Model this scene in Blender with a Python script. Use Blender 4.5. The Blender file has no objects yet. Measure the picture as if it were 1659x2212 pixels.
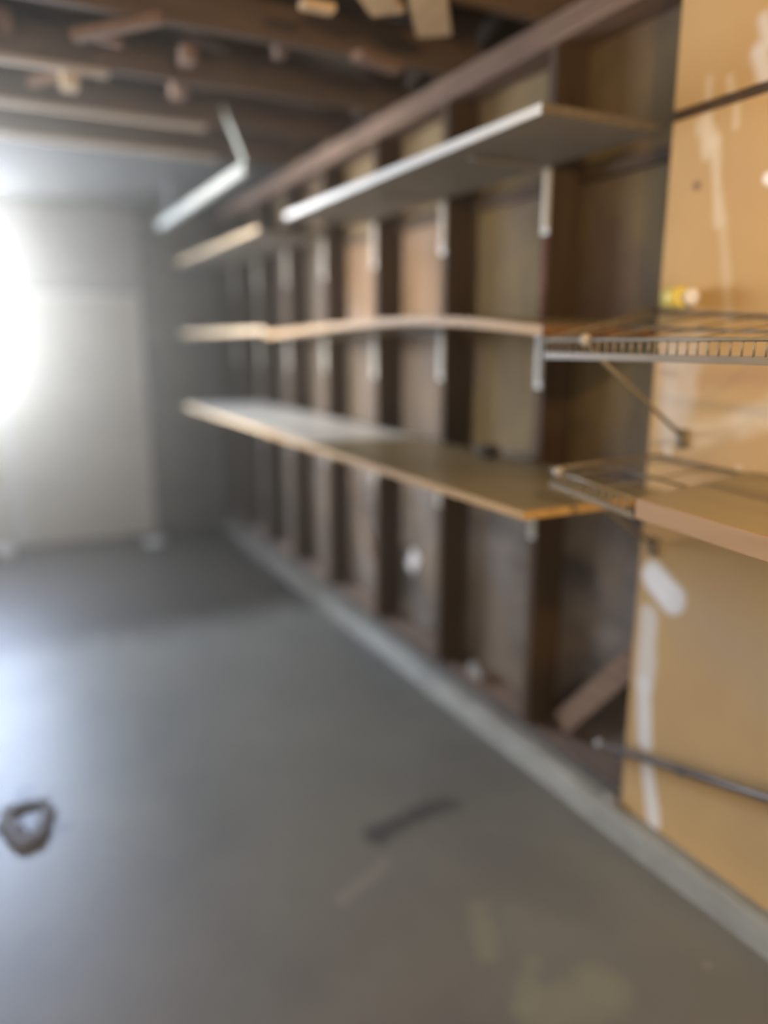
import bpy, bmesh, math, random
from mathutils import Vector, Matrix
random.seed(7)
S = bpy.context.scene
C = S.collection

# ------------------------------------------------------------------ camera, world, light, exposure
YAW, PITCH, EYE = math.radians(27.2), math.radians(12.63), 1.5
cam_d = bpy.data.cameras.new('camera')
cam = bpy.data.objects.new('camera', cam_d)
C.objects.link(cam)
cam.location = (0, 0, EYE)
cam.rotation_euler = (math.pi/2 - PITCH, 0, -YAW)
cam_d.sensor_fit = 'VERTICAL'
cam_d.sensor_height = 36
cam_d.sensor_width = 27
cam_d.lens = 1632/2212*36
cam_d.clip_start = 0.02
cam_d.dof.use_dof = True                 # the photograph is out of focus, focused too near
cam_d.dof.focus_distance = 1.28
cam_d.dof.aperture_fstop = 0.60
S.camera = cam

S.view_settings.view_transform = 'Standard'
S.view_settings.look = 'None'
S.view_settings.gamma = 1
S.view_settings.use_curve_mapping = False
S.view_settings.exposure = 0.0

W = bpy.data.worlds.new('world'); S.world = W
W.use_nodes = True
W.node_tree.nodes['Background'].inputs['Color'].default_value = (0.62, 0.75, 1, 1)
W.node_tree.nodes['Background'].inputs['Strength'].default_value = 1.0

WINDOW_GLOW = 43.0          # daylight in the far window
SIDE_GLOW = 26              # daylight through the side window, W
DOOR_FILL = 45              # fill light through an added, unseen doorway behind the photographer, W
BULB_FILL = 50                   # added warm bulb, out of view under the joists, W
HAZE = 0.07

def area(name, loc, rot, sx, sy, power, col, spread=180):
    l = bpy.data.lights.new(name, 'AREA'); l.shape = 'RECTANGLE'; l.size = sx; l.size_y = sy
    l.energy = power; l.color = col; l.spread = math.radians(spread)
    o = bpy.data.objects.new(name, l); C.objects.link(o); o.location = loc; o.rotation_euler = rot
    return o
R90 = math.pi/2
# daylight entering at the side window (wall_left) and fill at the added, unseen doorway behind (wall_front)
area('side_daylight', (-2.6, 3.95, 2.0), (0, -R90+.10, -.05), 0.8, .7, SIDE_GLOW, (1, 0.95, 0.88), 38)
area('door_fill', (-1.3, -2.1, 1.1), (R90, 0, -.25), 2.4, 2.0, DOOR_FILL, (1, 0.93, 0.82), 140)

# ------------------------------------------------------------------ helpers
def ray(x, y):
    """direction of the photograph's pixel (x, y), used to find where marks lie on a surface"""
    f = Vector((math.sin(YAW)*math.cos(PITCH), math.cos(YAW)*math.cos(PITCH), -math.sin(PITCH)))
    r = Vector((math.cos(YAW), -math.sin(YAW), 0)); u = r.cross(f)
    return f*1632 + r*(x-829.5) + u*(1106-y)
def on_floor(x, y, z=0):
    d = ray(x, y); p = Vector((0, 0, EYE)) + d*((z-EYE)/d.z); return (p.x, p.y)
def on_wall(x, y, X=1.627):
    d = ray(x, y); p = Vector((0, 0, EYE)) + d*(X/d.x); return (p.y, p.z)

def nodes(m):
    m.use_nodes = True
    return m.node_tree, m.node_tree.nodes['Principled BSDF']
def mat(name, c1, c2=None, rough=0.7, scale=(8, 8, 8), bump=0.0, metal=0.0, spec=0.4, detail=4, c3=None, big=1.2):
    """two tone noise material, optionally with a slow third tone over it"""
    m = bpy.data.materials.new(name); t, b = nodes(m); N = t.nodes; L = t.links
    b.inputs['Roughness'].default_value = rough; b.inputs['Metallic'].default_value = metal
    b.inputs['Specular IOR Level'].default_value = spec
    if c2 is None: c2 = tuple(v*0.8 for v in c1)
    tc = N.new('ShaderNodeTexCoord'); mp = N.new('ShaderNodeMapping'); mp.inputs['Scale'].default_value = scale
    nz = N.new('ShaderNodeTexNoise'); nz.inputs['Scale'].default_value = 1; nz.inputs['Detail'].default_value = detail
    cr = N.new('ShaderNodeValToRGB')
    cr.color_ramp.elements[0].position = 0.33; cr.color_ramp.elements[1].position = 0.68
    cr.color_ramp.elements[0].color = (*c2, 1); cr.color_ramp.elements[1].color = (*c1, 1)
    L.new(tc.outputs['Object'], mp.inputs[0]); L.new(mp.outputs[0], nz.inputs[0]); L.new(nz.outputs['Fac'], cr.inputs[0])
    out = cr.outputs[0]
    if c3:
        n2 = N.new('ShaderNodeTexNoise'); n2.inputs['Scale'].default_value = big; n2.inputs['Detail'].default_value = 3
        L.new(tc.outputs['Object'], n2.inputs[0])
        r2 = N.new('ShaderNodeMapRange'); r2.inputs['From Min'].default_value = 0.45; r2.inputs['From Max'].default_value = 0.65
        L.new(n2.outputs['Fac'], r2.inputs['Value'])
        mx = N.new('ShaderNodeMix'); mx.data_type = 'RGBA'
        L.new(r2.outputs[0], mx.inputs['Factor']); L.new(out, mx.inputs['A']); mx.inputs['B'].default_value = (*c3, 1)
        out = mx.outputs['Result']
    L.new(out, b.inputs['Base Color'])
    if bump:
        bp = N.new('ShaderNodeBump'); bp.inputs['Strength'].default_value = bump; bp.inputs['Distance'].default_value = 0.01
        L.new(nz.outputs['Fac'], bp.inputs['Height']); L.new(bp.outputs[0], b.inputs['Normal'])
    m['out'] = 1
    return m
def base_link(m):
    t = m.node_tree; b = t.nodes['Principled BSDF']
    return b.inputs['Base Color'].links[0].from_socket
def marks(m, axes, segs):
    """smears, stains and patches: each (a0, b0, a1, b1, radius, softness, colour, amount) in world metres on the plane 'axes'"""
    t = m.node_tree; N = t.nodes; L = t.links; b = N['Principled BSDF']
    geo = N.new('ShaderNodeNewGeometry'); sep = N.new('ShaderNodeSeparateXYZ')
    nz = N.new('ShaderNodeTexNoise'); nz.inputs['Scale'].default_value = 9; nz.inputs['Detail'].default_value = 3
    L.new(geo.outputs['Position'], nz.inputs[0]); L.new(geo.outputs['Position'], sep.inputs[0])
    cmb = N.new('ShaderNodeCombineXYZ')
    L.new(sep.outputs[axes[0]], cmb.inputs[0]); L.new(sep.outputs[axes[1]], cmb.inputs[1])
    out = base_link(m)
    for a0, b0, a1, b1, rad, soft, col, amt in segs:
        d = Vector((a1-a0, b1-b0, 0)); dd = max(d.dot(d), 1e-6)
        pa = N.new('ShaderNodeVectorMath'); pa.operation = 'SUBTRACT'; pa.inputs[1].default_value = (a0, b0, 0)
        L.new(cmb.outputs[0], pa.inputs[0])
        dt = N.new('ShaderNodeVectorMath'); dt.operation = 'DOT_PRODUCT'; dt.inputs[1].default_value = d/dd
        L.new(pa.outputs[0], dt.inputs[0])
        cl = N.new('ShaderNodeClamp'); L.new(dt.outputs['Value'], cl.inputs[0])
        sc = N.new('ShaderNodeVectorMath'); sc.operation = 'SCALE'; sc.inputs[0].default_value = d
        L.new(cl.outputs[0], sc.inputs['Scale'])
        ds = N.new('ShaderNodeVectorMath'); ds.operation = 'DISTANCE'
        L.new(pa.outputs[0], ds.inputs[0]); L.new(sc.outputs[0], ds.inputs[1])
        ad = N.new('ShaderNodeMath'); ad.operation = 'MULTIPLY_ADD'; ad.inputs[1].default_value = soft; ad.inputs[2].default_value = -soft*0.5
        L.new(nz.outputs['Fac'], ad.inputs[0])
        sm = N.new('ShaderNodeMath'); sm.operation = 'ADD'
        L.new(ds.outputs['Value'], sm.inputs[0]); L.new(ad.outputs[0], sm.inputs[1])
        mr = N.new('ShaderNodeMapRange'); mr.interpolation_type = 'SMOOTHSTEP'
        mr.inputs['From Min'].default_value = max(rad-soft*0.5, 0); mr.inputs['From Max'].default_value = rad+soft*0.5
        mr.inputs['To Min'].default_value = amt; mr.inputs['To Max'].default_value = 0
        L.new(sm.outputs[0], mr.inputs['Value'])
        mx = N.new('ShaderNodeMix'); mx.data_type = 'RGBA'
        L.new(mr.outputs[0], mx.inputs['Factor']); L.new(out, mx.inputs['A']); mx.inputs['B'].default_value = (*col, 1)
        out = mx.outputs['Result']
    L.new(out, b.inputs['Base Color'])
def glow(name, col, s):
    m = bpy.data.materials.new(name); t, b = nodes(m)
    b.inputs['Base Color'].default_value = (0.8, 0.8, 0.8, 1)
    b.inputs['Emission Color'].default_value = (*col, 1); b.inputs['Emission Strength'].default_value = s
    return m

def box(bm, a, b):
    x0, y0, z0 = a; x1, y1, z1 = b
    v = [bm.verts.new(p) for p in ((x0,y0,z0),(x1,y0,z0),(x1,y1,z0),(x0,y1,z0),(x0,y0,z1),(x1,y0,z1),(x1,y1,z1),(x0,y1,z1))]
    for f in ((0,3,2,1),(4,5,6,7),(0,1,5,4),(1,2,6,5),(2,3,7,6),(3,0,4,7)): bm.faces.new([v[i] for i in f])
def rod(bm, p, q, r, n=8):
    p = Vector(p); q = Vector(q); d = q-p
    bmesh.ops.create_cone(bm, cap_ends=True, segments=n, radius1=r, radius2=r, depth=d.length,
        matrix=Matrix.Translation((p+q)/2) @ d.to_track_quat('Z', 'Y').to_matrix().to_4x4())
def beam(bm, p, q, w, h):
    """a sawn bar from p to q, w wide along the horizontal normal, h tall"""
    p = Vector(p); q = Vector(q); d = (q-p).normalized()
    s = d.cross(Vector((0, 0, 1)));  s = Vector((1, 0, 0)) if s.length < 1e-4 else s.normalized()
    u = s.cross(d).normalized()
    v = [bm.verts.new(o + s*(w/2*i) + u*(h/2*j)) for o in (p, q) for i, j in ((-1,-1),(1,-1),(1,1),(-1,1))]
    for f in ((0,1,2,3),(7,6,5,4),(0,4,5,1),(1,5,6,2),(2,6,7,3),(3,7,4,0)): bm.faces.new([v[i] for i in f])
def obj(name, bm, m, parent=None, bevel=0.0, smooth=False, **tags):
    bmesh.ops.recalc_face_normals(bm, faces=bm.faces)
    if bevel: bmesh.ops.bevel(bm, geom=list(bm.edges), offset=bevel, segments=2, affect='EDGES', clamp_overlap=True)
    me = bpy.data.meshes.new(name); bm.to_mesh(me); bm.free()
    if smooth:
        for p in me.polygons: p.use_smooth = True
    me.materials.append(m)
    o = bpy.data.objects.new(name, me); C.objects.link(o)
    if parent:
        o.parent = parent; o.matrix_parent_inverse = Matrix.Translation(-parent.location)
    for k, v in tags.items(): o[k] = v
    return o
def boxo(name, a, b, m, parent=None, bevel=0.0, **tags):
    bm = bmesh.new(); box(bm, a, b); return obj(name, bm, m, parent, bevel, **tags)
def rodo(name, p, q, r, m, parent=None, n=10, **tags):
    bm = bmesh.new(); rod(bm, p, q, r, n); return obj(name, bm, m, parent, 0, True, **tags)
def beamo(name, p, q, w, h, m, parent=None, bevel=0.002, **tags):
    bm = bmesh.new(); beam(bm, p, q, w, h); return obj(name, bm, m, parent, bevel, **tags)
def thing(name, label, cat, loc, group=None):
    o = bpy.data.objects.new(name, None); C.objects.link(o); o.location = loc; o.empty_display_size = 0.1
    o['label'] = label; o['category'] = cat
    if group: o['group'] = group
    return o

# ------------------------------------------------------------------ materials
M = {}
M['concrete'] = mat('floor_concrete', (0.225, 0.222, 0.19), (0.15, 0.148, 0.133), 0.44, (1.6, 1.2, 1), 0.25, c3=(0.195, 0.19, 0.165), big=1.7, spec=0.5)
M['curb'] = mat('curb_concrete', (0.34, 0.345, 0.31), (0.26, 0.26, 0.235), 0.9, (14, 6, 14), 0.5)
M['stud'] = mat('old_dark_stud_wood', (0.082, 0.048, 0.021), (0.058, 0.033, 0.015), 0.8, (40, 40, 3), 0.3)
M['joist'] = mat('aged_joist_wood', (0.16, 0.10, 0.058), (0.105, 0.066, 0.038), 0.8, (3, 40, 40), 0.3)
M['plate'] = mat('brown_plate_wood', (0.24, 0.15, 0.095), (0.16, 0.10, 0.065), 0.8, (40, 3, 40), 0.3)
M['roof'] = mat('dark_roof_board_wood', (0.10, 0.07, 0.045), (0.06, 0.042, 0.028), 0.85, (30, 3, 30), 0.3)
M['roof_light'] = mat('newer_tan_board_wood', (0.72, 0.50, 0.27), (0.62, 0.42, 0.22), 0.8, (20, 3, 20), 0.2)
M['block'] = mat('reddish_block_wood', (0.30, 0.18, 0.11), (0.24, 0.14, 0.085), 0.8, (20, 20, 20), 0.2)
M['ply_top'] = mat('olive_brown_sheathing', (0.23, 0.160, 0.07), (0.16, 0.108, 0.05), 0.85, (5, 3, 2), 0.2, c3=(0.12, 0.078, 0.044), big=2.2)
M['ply_near'] = mat('olive_brown_lower_sheathing', (0.19, 0.132, 0.055), (0.12, 0.082, 0.036), 0.85, (6, 6, 2.5), 0.3, c3=(0.12, 0.082, 0.055), big=2.4)
M['ply_mid'] = mat('lit_tan_sheathing', (0.24, 0.145, 0.075), (0.165, 0.10, 0.05), 0.85, (6, 6, 2.5), 0.3, c3=(0.25, 0.18, 0.135), big=2.4)
M['ply_far'] = mat('dim_greyish_sheathing', (0.13, 0.092, 0.058), (0.09, 0.064, 0.042), 0.85, (6, 6, 2.5), 0.3, c3=(0.105, 0.08, 0.058), big=2.4)
M['felt'] = mat('grey_building_paper', (0.20, 0.165, 0.135), (0.075, 0.063, 0.052), 0.8, (2, 4, 7), 1.5, c3=(0.17, 0.125, 0.085), big=3)
M['drywall'] = mat('tan_faced_drywall', (0.57, 0.375, 0.16), (0.51, 0.33, 0.14), 0.85, (3, 3, 2.2), 0.05, c3=(0.50, 0.325, 0.15), big=2.2)
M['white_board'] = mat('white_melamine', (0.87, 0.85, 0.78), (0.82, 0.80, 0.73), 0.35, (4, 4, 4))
M['grey_under'] = mat('shelf_board_greyish', (0.30, 0.26, 0.20), (0.26, 0.22, 0.165), 0.6, (9, 2, 9))
M['particle'] = mat('particle_board_top', (0.32, 0.26, 0.14), (0.26, 0.21, 0.11), 0.38, (9, 2, 9), 0.05, spec=0.6)
M['edge'] = mat('orange_brown_board_edge', (0.46, 0.27, 0.085), (0.37, 0.21, 0.065), 0.6, (40, 4, 40), 0.1)
M['raw_edge'] = mat('raw_grey_edge', (0.13, 0.105, 0.07), (0.10, 0.08, 0.055), 0.7, (40, 40, 4))
M['brown_edge'] = mat('dark_orange_edge', (0.17, 0.085, 0.035), (0.13, 0.065, 0.027), 0.7, (40, 40, 4))
M['tan_edge'] = mat('tan_board_edge', (0.42, 0.27, 0.145), (0.36, 0.225, 0.12), 0.7, (30, 3, 30))
M['lit_strip'] = mat('lit_strip_wood', (0.60, 0.48, 0.36), (0.50, 0.40, 0.30), 0.7, (3, 30, 30))
M['panel'] = mat('grey_ceiling_panel', (0.09, 0.082, 0.07), (0.07, 0.064, 0.056), 0.9)
M['header'] = mat('grey_header_paint', (0.32, 0.30, 0.27), (0.28, 0.26, 0.235), 0.8)
M['pale_edge'] = mat('pale_plywood_edge', (0.62, 0.45, 0.25), (0.52, 0.37, 0.2), 0.6, (40, 4, 40), 0.1)
M['bracket'] = mat('white_bracket_enamel', (0.72, 0.68, 0.6), (0.62, 0.58, 0.5), 0.35, (8, 8, 8))
M['wire'] = mat('dusty_coated_wire', (0.24, 0.19, 0.115), (0.19, 0.15, 0.09), 0.4, (8, 8, 8))
M['cap'] = mat('grey_plastic_cap', (0.5, 0.44, 0.34), (0.42, 0.37, 0.29), 0.5)
M['screw'] = mat('dull_steel', (0.4, 0.38, 0.36), None, 0.4, (30, 30, 30), metal=0.9)
M['track'] = mat('galvanised_steel', (0.42, 0.42, 0.36), (0.36, 0.36, 0.31), 0.7, (10, 3, 10))
M['backwall'] = mat('dark_back_wall_boards', (0.16, 0.14, 0.115), (0.12, 0.105, 0.09), 0.85, (3, 3, 8), 0.2)
M['door'] = mat('pale_door_paint', (0.62, 0.58, 0.50), (0.56, 0.52, 0.45), 0.5, (3, 3, 3))
M['frame'] = mat('window_frame_paint', (0.7, 0.7, 0.68), None, 0.5)
M['glow'] = glow('daylit_window_pane', (0.78, 0.86, 1.0), WINDOW_GLOW)
M['pane2'] = glow('daylit_side_pane', (0.9, 0.95, 1.0), 2.0)
M['pipe'] = mat('dark_steel_pipe', (0.16, 0.13, 0.11), (0.11, 0.09, 0.08), 0.45, (20, 20, 20), metal=0.4)
M['plaster'] = mat('white_plate_plastic', (0.85, 0.83, 0.82), (0.78, 0.76, 0.76), 0.4)
M['yellow'] = mat('yellow_tape', (0.80, 0.66, 0.16), (0.70, 0.56, 0.12), 0.35)
M['dark'] = mat('dark_lump', (0.05, 0.035, 0.025), None, 0.7)
M['rag'] = mat('dark_grey_cloth', (0.2, 0.2, 0.22), (0.14, 0.14, 0.16), 0.9, (20, 20, 20), 0.5)
M['grey_chip'] = mat('grey_mortar_chip', (0.34, 0.31, 0.28), (0.26, 0.24, 0.21), 0.9, (30, 30, 30), 0.5)
M['cord'] = mat('red_wire_jacket', (0.35, 0.06, 0.04), None, 0.5)

M['sill'] = mat('dirty_sill_wood', (0.12, 0.105, 0.09), (0.085, 0.074, 0.064), 0.85, (30, 3, 30), 0.3)
marks(M['sill'], ('X', 'Z'), [(1.665, .124, 1.80, .124, .014, .01, (0.27, 0.19, 0.14), .9)])  # lighter brown top edge paints in the light on it
marks(M['curb'], ('X', 'Y'), [(1.6, 5.6, 1.6, 4.3, .7, .9, (0.10, 0.082, 0.062), .8)])   # far floor's painted dark reflection carried over the curb
mud, mud2 = (0.74, 0.62, 0.44), (0.74, 0.70, 0.64)
def wseg(x0, y0, x1, y1, r, s, col, amt):
    a = on_wall(x0, y0); b = on_wall(x1, y1); return (a[0], a[1], b[0], b[1], r, s, col, amt)
marks(M['drywall'], ('Y', 'Z'), [
    wseg(1532, 175, 1528, 330, .010, .03, mud, .55), wseg(1520, 270, 1535, 300, .022, .03, mud, .65),
    wseg(1545, 310, 1552, 480, .014, .025, mud, .7), wseg(1560, 480, 1575, 690, .010, .03, mud, .4),
    wseg(1650, 40, 1659, 90, .018, .03, mud2, .75), wseg(1638, 110, 1659, 170, .022, .03, mud2, .8),
    wseg(1575, 170, 1580, 200, .010, .02, mud, .5), wseg(1590, 235, 1590, 270, .010, .02, mud, .5),
    wseg(1658, 385, 1690, 400, .012, .015, (0.95, 0.93, 0.9), .95), wseg(1505, 402, 1508, 402, .010, .02, (0.16, 0.1, 0.06), .8),
    wseg(1450, 740, 1445, 940, .035, .05, mud2, .5), wseg(1500, 735, 1470, 930, .03, .05, mud2, .35),
    wseg(1490, 945, 1659, 890, .03, .06, mud, .6), wseg(1600, 915, 1700, 900, .03, .05, mud, .5),
    wseg(1430, 805, 1455, 808, .008, .03, (0.3, 0.18, 0.13), .5), wseg(1520, 820, 1659, 815, .02, .05, (0.40, 0.23, 0.12), .5),  # wide brown band paints in the shadow under the middle shelf
    wseg(1410, 1245, 1450, 1290, .042, .03, (0.92, 0.91, 0.9), .95), wseg(1400, 1330, 1392, 1480, .030, .03, mud2, .75),
    wseg(1392, 1480, 1392, 1600, .027, .02, mud2, .95), wseg(1398, 1660, 1412, 1770, .024, .02, mud2, .95),
    wseg(1440, 970, 1445, 978, .010, .02, mud2, .6), wseg(1595, 1010, 1590, 1040, .006, .02, mud, .5),
    wseg(1540, 1350, 1659, 1450, .10, .2, (0.42, 0.33, 0.25), .35),
])
def fseg(x0, y0, x1, y1, r, s, col, amt):
    a = on_floor(x0, y0); b = on_floor(x1, y1); return (a[0], a[1], b[0], b[1], r, s, col, amt)
lt = (0.27, 0.27, 0.20)
M['concrete'].node_tree.nodes['Principled BSDF'].inputs['Specular Tint'].default_value = (.52, .68, 1, 1)   # painted-in blue of the window light on the floor
marks(M['concrete'], ('X', 'Y'), [
    (-2, 5.3, 1.5, 5.3, 1.35, .5, (0.045, 0.034, 0.024), .85),  # broad dark brown zone paints in the far wall's reflection
    fseg(820, 1800, 960, 1735, .036, .09, (0.055, 0.055, 0.055), .75), fseg(740, 1945, 830, 1865, .018, .05, (0.27, 0.26, 0.23), .6),
    fseg(1035, 1960, 1055, 2060, .028, .05, lt, .65), fseg(1150, 2080, 1130, 2170, .025, .05, lt, .5),
    fseg(1180, 2190, 1300, 2130, .06, .08, lt, .6), fseg(1270, 2110, 1330, 2170, .03, .06, lt, .4),
    fseg(1528, 2085, 1530, 2085, .012, .02, (0.32, 0.30, 0.28), .6), fseg(40, 1790, 75, 1800, .055, .05, (0.03, 0.03, 0.035), .8),
    fseg(50, 1710, 60, 1735, .03, .03, (0.03, 0.03, 0.035), .7), fseg(60, 1760, 130, 1790, .03, .06, (0.04, 0.04, 0.045), .5),
    fseg(880, 1690, 1000, 1650, .05, .08, (0.18, 0.18, 0.17), .5), fseg(1050, 1850, 1250, 1950, .10, .15, (0.16, 0.16, 0.145), .5),
])

# ------------------------------------------------------------------ setting: floor, walls, ceiling
XL, XR, YF, YB = -2.7, 1.64, -2.2, 6.1          # room faces: left wall, stud faces, near wall, far wall
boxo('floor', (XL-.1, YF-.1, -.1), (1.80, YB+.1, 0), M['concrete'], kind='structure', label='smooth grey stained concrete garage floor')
bm = bmesh.new()                                 # concrete curb with a worn, chamfered lip
prof = [(1.575, 0.0), (1.585, .066), (1.60, .080), (1.80, .080), (1.80, 0.0)]
ys = [YF + i*(YB-YF)/60 for i in range(61)]
rings = []
for y in ys:
    j = random.uniform(-.004, .004)
    rings.append([bm.verts.new((x + (j if k < 3 else 0), y, z + (random.uniform(-.003, .002) if k in (1, 2) else 0))) for k, (x, z) in enumerate(prof)])
for a, b in zip(rings, rings[1:]):
    for k in range(len(prof)): bm.faces.new((a[k], a[(k+1) % 5], b[(k+1) % 5], b[k]))
bm.faces.new(rings[0]); bm.faces.new(rings[-1])
obj('trim_1', bm, M['curb'], kind='structure', label='low pale concrete curb under the stud wall')

# right wall: sheathing, plates, studs and the drywall nearest the camera
wall = boxo('wall_right', (1.77, YF, .12), (1.785, YB, 1.085), M['felt'], kind='structure', label='open stud wall with grey paper and brown sheathing behind the studs')
boxo('sheathing_panel', (1.77, YF, 1.087), (1.785, 2.658, 2.02), M['ply_near'], wall, label='dark olive brown sheathing panel nearest the drywall')  # panel tones stepped bay by bay to paint in the light on them
boxo('sheathing_panel', (1.77, 2.66, 1.087), (1.785, 3.878, 1.548), M['ply_far'], wall, label='greyish sheathing panel below the middle shelf, darkened for the dimmer light')
boxo('sheathing_panel', (1.77, 2.66, 1.55), (1.785, 3.878, 2.02), M['ply_mid'], wall, label='tan sheathing panel behind the middle shelf, lightened for the light on it')
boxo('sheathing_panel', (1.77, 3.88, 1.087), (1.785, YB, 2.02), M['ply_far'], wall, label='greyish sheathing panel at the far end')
boxo('sheathing_panel', (1.77, YF, 2.035), (1.785, YB, 2.52), M['ply_top'], wall, label='olive brown sheathing above the top shelf')
boxo('sole_plate', (XR, YF, .081), (1.77, YB, .122), M['sill'], wall, 0.002)
boxo('top_plate', (XR, YF, 2.395), (1.77, YB, 2.433), M['plate'], wall, 0.002)
boxo('top_plate', (XR-.004, YF, 2.434), (1.77, YB, 2.474), M['plate'], wall, 0.002)
STUDS = [2.07, 2.70, 3.305, 3.91, 4.48, 5.03, 5.57]
for e in [-1.6, -1.0, -.4, .21, .82, 1.50] + STUDS + [6.095]:
    boxo('stud', (XR, e-.040, .123), (1.769, e, 2.394), M['stud'], wall, 0.002)
for a, b in zip([1.50]+STUDS, STUDS):            # dark ledger strip between the studs under the top shelf
    boxo('ledger_strip', (1.740, a+.001, 2.0), (1.769, b-.041, 2.034), M['stud'], wall, 0.001)
beamo('diagonal_brace', (1.72, 1.93, .155), (1.72, 1.545, .60), .03, .085, M['plate'], wall)
beamo('diagonal_lath', (1.72, 3.33, .14), (1.72, 3.72, .80), .02, .028, M['plate'], wall)
dw = boxo('drywall_sheet', (1.627, YF, .085), (1.6395, 1.54, 2.052), M['drywall'], wall, 0.001, label='tan drywall sheet smeared with white joint compound')
boxo('drywall_sheet', (1.627, YF, 2.078), (1.6395, 1.54, 2.47), M['drywall'], wall, 0.001, label='tan drywall strip above the dark joint')
boxo('backing_strip', (1.6345, YF, 2.0525), (1.6395, 1.535, 2.0775), M['stud'], wall)
rodo('cable', (1.634, 2.048, 1.56), (1.634, 2.044, 1.83), .003, M['cord'], wall, label='thin red cable on the nearest open stud')

# far wall with the pale door and the glaring window
back = boxo('wall_back', (1.075, YB, 0), (1.80, YB+.1, 2.5), M['backwall'], kind='structure', label='dark boarded far wall right of the pale door')
boxo('header_panel', (XL, YB, 1.86), (.04-.1, YB+.1, 2.5), M['backwall'], None).name = 'header_tmp'
bpy.data.objects.remove(bpy.data.objects['header_tmp'])
WX1, WZ0, WZ1 = 0.05, 1.12, 2.38
boxo('header_board', (WX1+.04, YB, 1.86), (1.075, YB+.1, 2.5), M['header'], back, label='dark header board above the door')
boxo('lower_wall_board', (XL, YB, 0), (.085, YB+.1, WZ0-.04), M['door'], back)
boxo('upper_wall_board', (XL, YB, WZ1+.04), (WX1+.04, YB+.1, 2.5), M['backwall'], back)
boxo('side_wall_board', (XL, YB, WZ0-.04), (-1.94, YB+.1, WZ1+.04), M['backwall'], back)
w1 = boxo('window_1', (-1.9, YB+.05, WZ0), (WX1, YB+.056, WZ1), M['glow'], kind='structure', label='glaring daylit window left of the pale door')
for a, b in (((-1.94, YB-.01, WZ0-.04), (WX1+.04, YB+.08, WZ0)), ((-1.94, YB-.01, WZ1), (WX1+.04, YB+.08, WZ1+.04)),
             ((-1.94, YB-.01, WZ0), (-1.90, YB+.08, WZ1)), ((WX1, YB-.01, WZ0), (WX1+.04, YB+.08, WZ1))):
    boxo('window_frame', a, b, M['frame'], w1, 0.002)
d1 = boxo('door_1', (.092, YB+.03, 0), (1.07, YB+.05, 1.855), M['door'], kind='structure', label='pale painted garage door in horizontal panels')
for i in range(4):
    z0 = .005 + i*.455
    boxo('door_panel', (.095, YB, z0), (1.065, YB+.029, z0+.447), M['door'], d1, 0.004)
boxo('weather_strip', (.092, YB-.012, 1.83), (1.07, YB-.001, 1.855), M['frame'], d1)

# walls out of the picture, left and behind
lw = boxo('wall_left', (XL-.1, YF, 0), (XL, 3.1, 2.5), M['drywall'], kind='structure', label='left wall beside the side window')
boxo('wall_board', (XL-.1, 4.4, 0), (XL, YB, 2.5), M['backwall'], lw)
boxo('wall_board', (XL-.1, 3.1, 0), (XL, 4.4, 1.5), M['backwall'], lw)
boxo('wall_board', (XL-.1, 3.1, 2.42), (XL, 4.4, 2.5), M['backwall'], lw)
boxo('window_2', (XL-.06, 3.12, 1.52), (XL-.05, 4.38, 2.40), M['pane2'], kind='structure', label='side window on the left wall')
fwl = boxo('wall_front', (XL, YF-.1, 0), (-2.6, YF, 2.5), M['backwall'], kind='structure', label='near wall behind the photographer')
boxo('wall_board', (0, YF-.1, 0), (1.80, YF, 2.5), M['backwall'], fwl)
boxo('wall_board', (-2.6, YF-.1, 2.15), (0, YF, 2.5), M['backwall'], fwl)

# ceiling: open joists on the plates, rafters and roof boards above
SL = 0.36                                         # roof slope
def roofz(x): return 2.50 + (1.80-x)*SL if x > -.5 else 2.50 + 2.30*SL - (-.5-x)*SL
bm = bmesh.new()
for (xa, xb) in ((1.80, -.5), (-.5, -2.8)):
    za, zb = roofz(xa)+.16, roofz(xb)+.16
    v = [bm.verts.new(p) for p in ((xa, YF-.1, za), (xb, YF-.1, zb), (xb, YB+.1, zb), (xa, YB+.1, za),
                                   (xa, YF-.1, za+.02), (xb, YF-.1, zb+.02), (xb, YB+.1, zb+.02), (xa, YB+.1, za+.02))]
    for f in ((0,3,2,1),(4,5,6,7),(0,1,5,4),(1,2,6,5),(2,3,7,6),(3,0,4,7)): bm.faces.new([v[i] for i in f])
ceil = obj('ceiling', bm, M['roof'], kind='structure', label='dark open garage roof over bare joists')
for yy in (YF-.1, YB):                            # gable ends
    bm = bmesh.new()
    pts = [(1.80, 2.5), (1.80, roofz(1.80)+.16), (-.5, roofz(-.5)+.16), (-2.8, roofz(-2.8)+.16), (-2.8, 2.5)]
    v0 = [bm.verts.new((x, yy, z)) for x, z in pts]; v1 = [bm.verts.new((x, yy+.1, z)) for x, z in pts]
    bm.faces.new(v0); bm.faces.new(v1)
    for k in range(5): bm.faces.new((v0[k], v0[(k+1) % 5], v1[(k+1) % 5], v1[k]))
    obj('gable_board', bm, M['roof'], ceil)
boxo('eave_board', (1.786, YF, 2.53), (1.80, YB, 2.70), M['roof'], ceil)
boxo('eave_board', (XL-.1, YF, 2.47), (XL-.08, YB, 2.70), M['roof'], ceil)
JY = [-1.55, -1.0, -.45, .1, .7, 1.2, 1.62, 2.14, 2.68, 3.22, 3.76, 4.32]
for y in JY + [4.88, 5.44]:
    boxo('ceiling_joist', (XL-.05, y-.038, 2.476), (1.769, y, 2.60), M['joist'], ceil, 0.002)
    for s, x0, x1 in ((1, 1.728, -.48), (-1, -2.75, -.52)):
        beamo('rafter', (x0, y-.06, roofz(x0)+.088), (x1, y-.06, roofz(x1)+.088), .038, .12, M['joist'], ceil)
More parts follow.
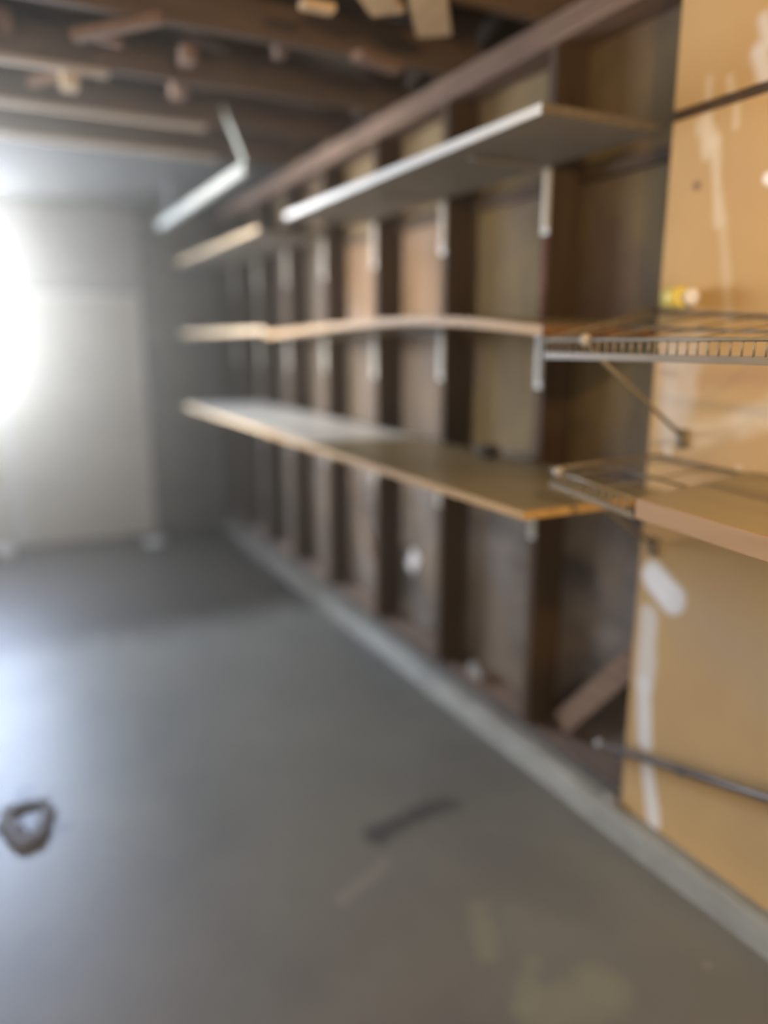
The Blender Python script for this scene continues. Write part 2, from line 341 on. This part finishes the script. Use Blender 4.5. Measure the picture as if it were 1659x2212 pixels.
boxo('ceiling_panel', (XL, 4.325, 2.462), (1.639, YB, 2.475), M['panel'], ceil, label='flat greyish panel under the joists near the door')

for y, x1 in ((4.32, 1.2), (3.76, 1.0), (3.22, .5)):  # pale strips added to paint in window light under three joists
    boxo('lit_strip', (XL, y-.040, 2.456), (x1, y-.002, 2.4755), M['lit_strip'], ceil, 0.002)
# blocks and braces among the joists
def tri(name, p, q, w, h, m): beamo(name, p, q, w, h, m, ceil)
def at_z(x, y, z): a = on_floor(x, y, z); return (a[0], a[1], z)
tri('roof_brace', at_z(160, 78, 2.46), at_z(350, 38, 2.47), .04, .03, M['block'])
tri('roof_brace', at_z(190, 76, 2.462), at_z(262, 96, 2.462), .03, .02, M['block'])
tri('roof_brace', at_z(65, 178, 2.50), at_z(205, 148, 2.53), .03, .03, M['block'])
for (x, y, z, s, m) in ((150, 172, 2.46, .045, 'pale_edge'), (405, 118, 2.50, .04, 'block'), (385, 190, 2.50, .045, 'block'),
                        (8, 46, 2.55, .04, 'block'), (604, 110, 2.50, .03, 'plate')):
    p = at_z(x, y, z)
    boxo('nailing_block', (p[0]-s*.6, p[1]-s, p[2]-s*.7), (p[0]+s*.6, p[1]+s, p[2]+s*.7), M[m], ceil, 0.002)
tri('roof_brace', at_z(770, 118, 2.46), at_z(860, 150, 2.46), .06, .03, M['block'])
for (x0, y0, x1, y1, w) in ((800, -30, 838, 25, .10), (918, -40, 938, 72, .11), (650, 8, 720, 22, .045)):
    tri('eave_block', at_z(x0, y0, 2.455), at_z(x1, y1, 2.455), w, .02, M['roof_light'])

# ------------------------------------------------------------------ shelves
def bracket(parent, y, ztop, depth, X=XR, leg=.20):
    """stamped L bracket: leg on the stud, arm under the board, diagonal rib and screws"""
    bm = bmesh.new()
    box(bm, (X-.004, y-.034, ztop-leg), (X-.001, y-.004, ztop-.001))
    box(bm, (X-.012, y-.024, ztop-leg+.015), (X-.004, y-.016, ztop-.004))
    b = obj('bracket', bm, M['bracket'], parent, 0)
    bm = bmesh.new()
    box(bm, (X-depth, y-.034, ztop-.004), (X-.0125, y-.006, ztop-.001))
    box(bm, (X-depth+.01, y-.024, ztop-.009), (X-.0125, y-.016, ztop-.004))
    obj('bracket_arm', bm, M['grey_under'], b)
    for dz in (.03, leg-.02):
        rodo('screw', (X-.003, y-.011, ztop-dz), (X-.007, y-.011, ztop-dz), .004, M['screw'], b, 8)
    return b
def board(bm, x0, x1, ys, zf, th):
    """a board whose top follows zf(y)"""
    r = [[bm.verts.new(p) for p in ((x0, y, zf(y)-th), (x1, y, zf(y)-th), (x1, y, zf(y)), (x0, y, zf(y)))] for y in ys]
    for a, b in zip(r, r[1:]):
        for k in range(4): bm.faces.new((a[k], a[(k+1) % 4], b[(k+1) % 4], b[k]))
    bm.faces.new(r[0]); bm.faces.new(r[-1])
def shelf(label, x0, y0, y1, zf, th, m, em, nm, group, depth=.30, x1=1.6365, studs=STUDS, leg=.20, edge=True):
    t = thing('wall_shelf', label, 'shelf', ((x0+x1)/2, (y0+y1)/2, zf((y0+y1)/2)-th), group)
    n = 24; yy = [y0+(y1-y0)*i/n for i in range(n+1)]
    bm = bmesh.new(); board(bm, x0+.004, x1, yy, zf, th); obj('shelf_board', bm, m, t)
    bm = bmesh.new(); board(bm, x0, x0+.0038, yy, lambda y: zf(y)+.0005, th+.001); obj('front_edge', bm, em, t)
    bm = bmesh.new(); box(bm, (x0, y0-.0035, zf(y0)-th), (x1, y0-.0002, zf(y0))); obj('end_edge', bm, nm, t)
    for e in studs:
        if y0 < e-.03 < y1: bracket(t, e, zf(e-.02)-th, depth, leg=leg)
    return t
G = 'shelf boards bracketed to the open studs'
shelf('long white top shelf with a bright front edge, nearest the camera', 1.25, 1.60, 3.40, lambda y: 2.066, .025, M['grey_under'], M['white_board'], M['raw_edge'], G)
shelf('top shelf with a tan wood edge, beyond the long white top shelf', 1.25, 3.80, 5.60, lambda y: 2.062, .024, M['grey_under'], M['pale_edge'], M['raw_edge'], G)
def bow(y):
    pts = [(1.56, 1.543), (1.705, 1.556), (1.93, 1.573), (2.21, 1.584), (2.53, 1.584), (2.98, 1.574), (3.74, 1.550)]
    for (a, za), (b, zb) in zip(pts, pts[1:]):
        if y <= b: return za + (zb-za)*(y-a)/(b-a)
    return pts[-1][1]
shelf('bowed middle shelf at eye height with an orange brown edge, nearest the camera', 1.25, 1.56, 3.74, bow, .026, M['particle'], M['edge'], M['brown_edge'], G)
shelf('middle shelf with a tan edge, far end by the dark corner', 1.25, 3.745, 5.60, lambda y: 1.575, .026, M['particle'], M['pale_edge'], M['raw_edge'], G)
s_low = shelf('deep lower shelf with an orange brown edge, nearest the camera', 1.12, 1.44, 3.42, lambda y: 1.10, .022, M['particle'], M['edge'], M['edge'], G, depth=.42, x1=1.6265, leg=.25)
shelf('deep lower shelf lit almost white, far end by the dark corner', 1.12, 3.425, 5.05, lambda y: 1.105, .022, M['white_board'], M['pale_edge'], M['edge'], G, depth=.42, x1=1.6265, leg=.25)  # white board colour paints in the bright light on this shelf
# white sheet added to paint in bright light on the near lower shelf
sh = boxo('lit_shelf_sheet', (1.135, 2.86, 1.1015), (1.62, 3.41, 1.1045), M['white_board'], None, 0.001,
     label='thin white sheet added for the light on the lower shelf, past the third stud', category='sheet')

# wire shelves on the drywall
def wire_shelf(label, lipx, fl, fr, bl, br, y0, y1, brace_y, wz):
    """fl/fr: front lip heights at the far (y1) and near (y0) ends; bl/br the same along the wall"""
    t = thing('wire_shelf', label, 'shelf', (1.45, (y0+y1)/2, min(fl, fr)), 'ventilated wire shelves on the drywall')
    F = lambda y: fr + (fl-fr)*(y-y0)/(y1-y0)
    B = lambda y: br + (bl-br)*(y-y0)/(y1-y0)
    bx = 1.619
    rodo('front_rail', (lipx, y0, F(y0)), (lipx, y1, F(y1)), .0042, M['wire'], t)
    beamo('lip_strip', (lipx, y0, F(y0)-.038), (lipx, y1, F(y1)-.038), .004, .016, M['wire'], t, 0.001)
    rodo('back_rail', (bx, y0, B(y0)), (bx, y1, B(y1)), .004, M['wire'], t)
    xm = (lipx+bx)/2
    rodo('middle_rail', (xm, y0, (F(y0)+B(y0))/2-.006), (xm, y1, (F(y1)+B(y1))/2-.006), .004, M['wire'], t)
    rodo('end_rail', (lipx, y1, F(y1)), (bx, y1, B(y1)), .0055, M['wire'], t)
    first = None; n = int((y1-y0)/.0254)
    for i in range(n):
        y = y1-.012-i*.0254
        rodo('lip_wire', (lipx, y, F(y)), (lipx, y, F(y)-.032), .0026, M['wire'], t, 6)
        if i % 5 == 2: rodo('deck_wire', (lipx, y, F(y)), (bx, y, B(y)), .0020, M['wire'], t, 6)
    for y in brace_y:
        bm = bmesh.new(); rod(bm, (lipx, y, F(y)-.01), (1.621, y+.02, F(y)-wz), .0055, 8)
        box(bm, (1.617, y+.005, F(y)-wz-.03), (1.6268, y+.035, F(y)-wz+.02))
        br_ = obj('support_brace', bm, M['wire'], t, 0, True)
        bm = bmesh.new(); bmesh.ops.create_uvsphere(bm, u_segments=10, v_segments=6, radius=.014, matrix=Matrix.Translation((lipx, y, F(y)))); obj('end_cap', bm, M['cap'], br_, 0, True)
    return t
wire_shelf('white wire shelf on the tan drywall at eye height, under the yellow tape', 1.25, 1.507, 1.505, 1.585, 1.50, .35, 1.545, (1.40, .6), .25)
wire_shelf('white wire shelf on the tan drywall, level with the lower shelf', 1.25, 1.185, 1.160, 1.195, 1.185, 1.21, 1.50, (1.47,), .24)
t = thing('board_shelf', 'thick tan board shelf on the drywall, beside the lower wire shelf', 'shelf', (1.43, .75, 1.1))
z0, z1 = 1.125, 1.165                              # front height at the near and far ends
for nm, xa, xb, m in (('shelf_board', 1.249, 1.6265, M['particle']), ('front_edge', 1.243, 1.2488, M['tan_edge'])):
    bm = bmesh.new(); V = []
    for y, z in ((.30, z0), (1.20, z1)):
        V.append([bm.verts.new(p) for p in ((xa, y, z-.045), (xb, y, z-.045+(.03 if xb > 1.3 else 0)), (xb, y, z+(.03 if xb > 1.3 else 0)), (xa, y, z))])
    for k in range(4): bm.faces.new((V[0][k], V[0][(k+1) % 4], V[1][(k+1) % 4], V[1][k]))
    bm.faces.new(V[0]); bm.faces.new(V[1]); obj(nm, bm, m, t)
beamo('wall_cleat', (1.616, .30, z0-.045), (1.616, 1.18, z1-.045), .02, .05, M['edge'], t)

# ------------------------------------------------------------------ garage door track on its hanger
t = thing('door_track', 'pale metal overhead door track hanging under the joists', 'track', (1.08, 4.6, 2.2))
bm = bmesh.new(); box(bm, (1.052, 3.36, 2.205), (1.055, 5.2, 2.255)); box(bm, (1.055, 3.36, 2.252), (1.085, 5.2, 2.255)); box(bm, (1.055, 3.36, 2.205), (1.085, 5.2, 2.208)); box(bm, (1.082, 3.36, 2.2085), (1.085, 5.2, 2.22))
obj('rail', bm, M['track'], t)
beamo('hanger_strap', (1.07, 3.39, 2.25), (1.07, 3.71, 2.56), .003, .03, M['track'], t, 0)
beamo('hanger_strap', (1.07, 5.0, 2.25), (1.07, 4.93, 2.46), .003, .03, M['track'], t, 0)

# ------------------------------------------------------------------ small things
t = thing('tape_roll', 'yellow roll of tape on the corner of the upper wire shelf', 'tape', (1.575, 1.42, 1.587))
bm = bmesh.new()
for i in range(24):
    pass
def ring(bm, c, axis, r0, r1, h, n=28):
    q = Vector(axis).to_track_quat('Z', 'Y').to_matrix()
    V = []
    for i in range(n):
        a = 2*math.pi*i/n; row = []
        for r, z in ((r0, -h/2), (r1, -h/2), (r1, h/2), (r0, h/2)):
            row.append(bm.verts.new(Vector(c) + q @ Vector((r*math.cos(a), r*math.sin(a), z))))
        V.append(row)
    for i in range(n):
        a, b = V[i], V[(i+1) % n]
        for k in range(4): bm.faces.new((a[k], b[k], b[(k+1) % 4], a[(k+1) % 4]))
ring(bm, (1.575, 1.435, 1.612), (0.2, 1, 0), .003, .026, .06); obj('tape', bm, M['yellow'], t, 0.001, True)
bm = bmesh.new(); ring(bm, (1.577, 1.393, 1.612), (0.2, 1, 0), .002, .020, .018); obj('core', bm, M['plaster'], t, 0, True)

t = thing('wall_pipe', 'dark metal pipe slanting low across the tan drywall', 'pipe', (1.60, 1.2, .26))
rodo('pipe', (1.585, 1.60, .275), (1.585, .3, .60), .012, M['pipe'], t, 14)
rodo('pipe_end', (1.585, 1.61, .2725), (1.585, 1.59, .2775), .017, M['screw'], t, 14)
for y, z in ((1.30, .35), (.7, .50)):
    boxo('pipe_clip', (1.585, y-.012, z-.02), (1.6268, y+.012, z-.0125), M['screw'], t)

def lump(name, c, r, sq, m, label, cat, seed=0, parent=None):
    bm = bmesh.new(); bmesh.ops.create_icosphere(bm, subdivisions=3, radius=r)
    rr = random.Random(seed); k = [Vector((rr.uniform(-1, 1), rr.uniform(-1, 1), rr.uniform(-1, 1))).normalized() for _ in range(7)]
    for v in bm.verts:
        d = v.co.normalized(); v.co *= 1 + .25*sum(max(0, d.dot(q))**6 for q in k) - .12
        v.co = Vector((v.co.x*sq[0], v.co.y*sq[1], v.co.z*sq[2]))
    zmin = min(v.co.z for v in bm.verts)
    for v in bm.verts: v.co += Vector((c[0], c[1], c[2]-zmin))
    return obj(name, bm, m, parent, 0, True, label=label, category=cat)
lump('fabric_scrap', (1.55, 2.20, 1.101), .03, (1, 1.5, .8), M['dark'], 'small dark lump at the back of the lower shelf, behind the nearest stud', 'scrap', 1)
p = on_floor(8, 1197); lump('paper_ball', (p[0]+.02, p[1]-.15, 0.0), .055, (1, 1, .9), M['plaster'], 'pale round ball on the floor at the left edge by the door', 'ball', 2)
p = on_floor(330, 1170); lump('paper_scrap', (p[0], p[1]-.15, 0.0), .05, (1.3, 1, .6), M['frame'], 'small pale scrap on the floor by the right foot of the door', 'scrap', 3)
lump('mortar_chip', (1.70, 2.46, .1225), .035, (.6, 1.6, .8), M['grey_chip'], 'grey mortar chip on the sole plate beside the second stud', 'debris', 4)
lump('mortar_chip', (1.605, 1.56, .081), .02, (.7, 1.6, .8), M['grey_chip'], 'small grey mortar chip on the curb below the drywall edge', 'debris', 5)
p = on_floor(62, 1775)
bm = bmesh.new(); rr = random.Random(9); n1, n2 = 26, 10; V = []
for i in range(n1):
    a = 2*math.pi*i/n1; R = .060 + .008*math.sin(3*a) + .006*rr.uniform(-1, 1); tr = .025 + .008*math.cos(a+2.2) + .003*rr.uniform(-1, 1)
    V.append([bm.verts.new((p[0]+(R+tr*math.cos(2*math.pi*k/n2))*math.cos(a), p[1]+1.7*(R+tr*math.cos(2*math.pi*k/n2))*math.sin(a), max(.0005, .006+.45*tr*math.sin(2*math.pi*k/n2)))) for k in range(n2)])
for i in range(n1):
    for k in range(n2): bm.faces.new((V[i][k], V[(i+1) % n1][k], V[(i+1) % n1][(k+1) % n2], V[i][(k+1) % n2]))
obj('crumpled_rag', bm, M['rag'], None, 0, True, label='dark crumpled rag in a ring on the floor in the glare', category='rag')
# white plate on the grey paper, turned askew
t = thing('outlet_plate', 'small white cover plate askew on the grey paper between two studs', 'plate', (1.765, 3.1, .47))
bm = bmesh.new(); box(bm, (-.004, -.035, -.055), (.004, .035, .055))
bmesh.ops.transform(bm, matrix=Matrix.Translation((1.7645, 3.12, .45)) @ Matrix.Rotation(.6, 4, 'X'), verts=bm.verts)
obj('plate', bm, M['plaster'], t, .002)
bm = bmesh.new(); rod(bm, (1.7605, 3.12, .45), (1.758, 3.12, .45), .004); obj('screw', bm, M['screw'], t)

# warm bulb added out of view to light the drywall
t = thing('fill_bulb', 'bare warm bulb added out of view under the joists', 'lamp', (.85, .3, 2.13))
bm = bmesh.new(); bmesh.ops.create_uvsphere(bm, u_segments=20, v_segments=12, radius=.03, matrix=Matrix.Translation((.85, .3, 2.14)))
obj('bulb', bm, glow('bulb_glass', (1, .66, .31), 30), t, 0, True)
rodo('socket', (.85, .3, 2.165), (.85, .3, 2.22), .018, M['dark'], t)
rodo('flex', (.85, .3, 2.22), (.85, .3, 2.60), .004, M['dark'], t)
l = bpy.data.lights.new('bulb_fill', 'POINT'); l.energy = BULB_FILL; l.color = (1, .66, .31); l.shadow_soft_size = .035
o = bpy.data.objects.new('bulb_fill', l); C.objects.link(o); o.location = (.85, .3, 2.07)

# haze added to imitate the window's veiling glare in the lens
if HAZE > 0:
    m = bpy.data.materials.new('glare_haze'); m.use_nodes = True; N = m.node_tree.nodes; N.clear()
    vs = N.new('ShaderNodeVolumeScatter'); vs.inputs['Density'].default_value = HAZE; vs.inputs['Anisotropy'].default_value = .84
    vs.inputs['Color'].default_value = (1, .91, .74, 1)
    ou = N.new('ShaderNodeOutputMaterial'); m.node_tree.links.new(vs.outputs[0], ou.inputs['Volume'])
    boxo('haze', (XL+.02, 1.9, .003), (1.60, YB+.045, 2.458), m, kind='stuff', label='thin haze added as the glare in front of the window')
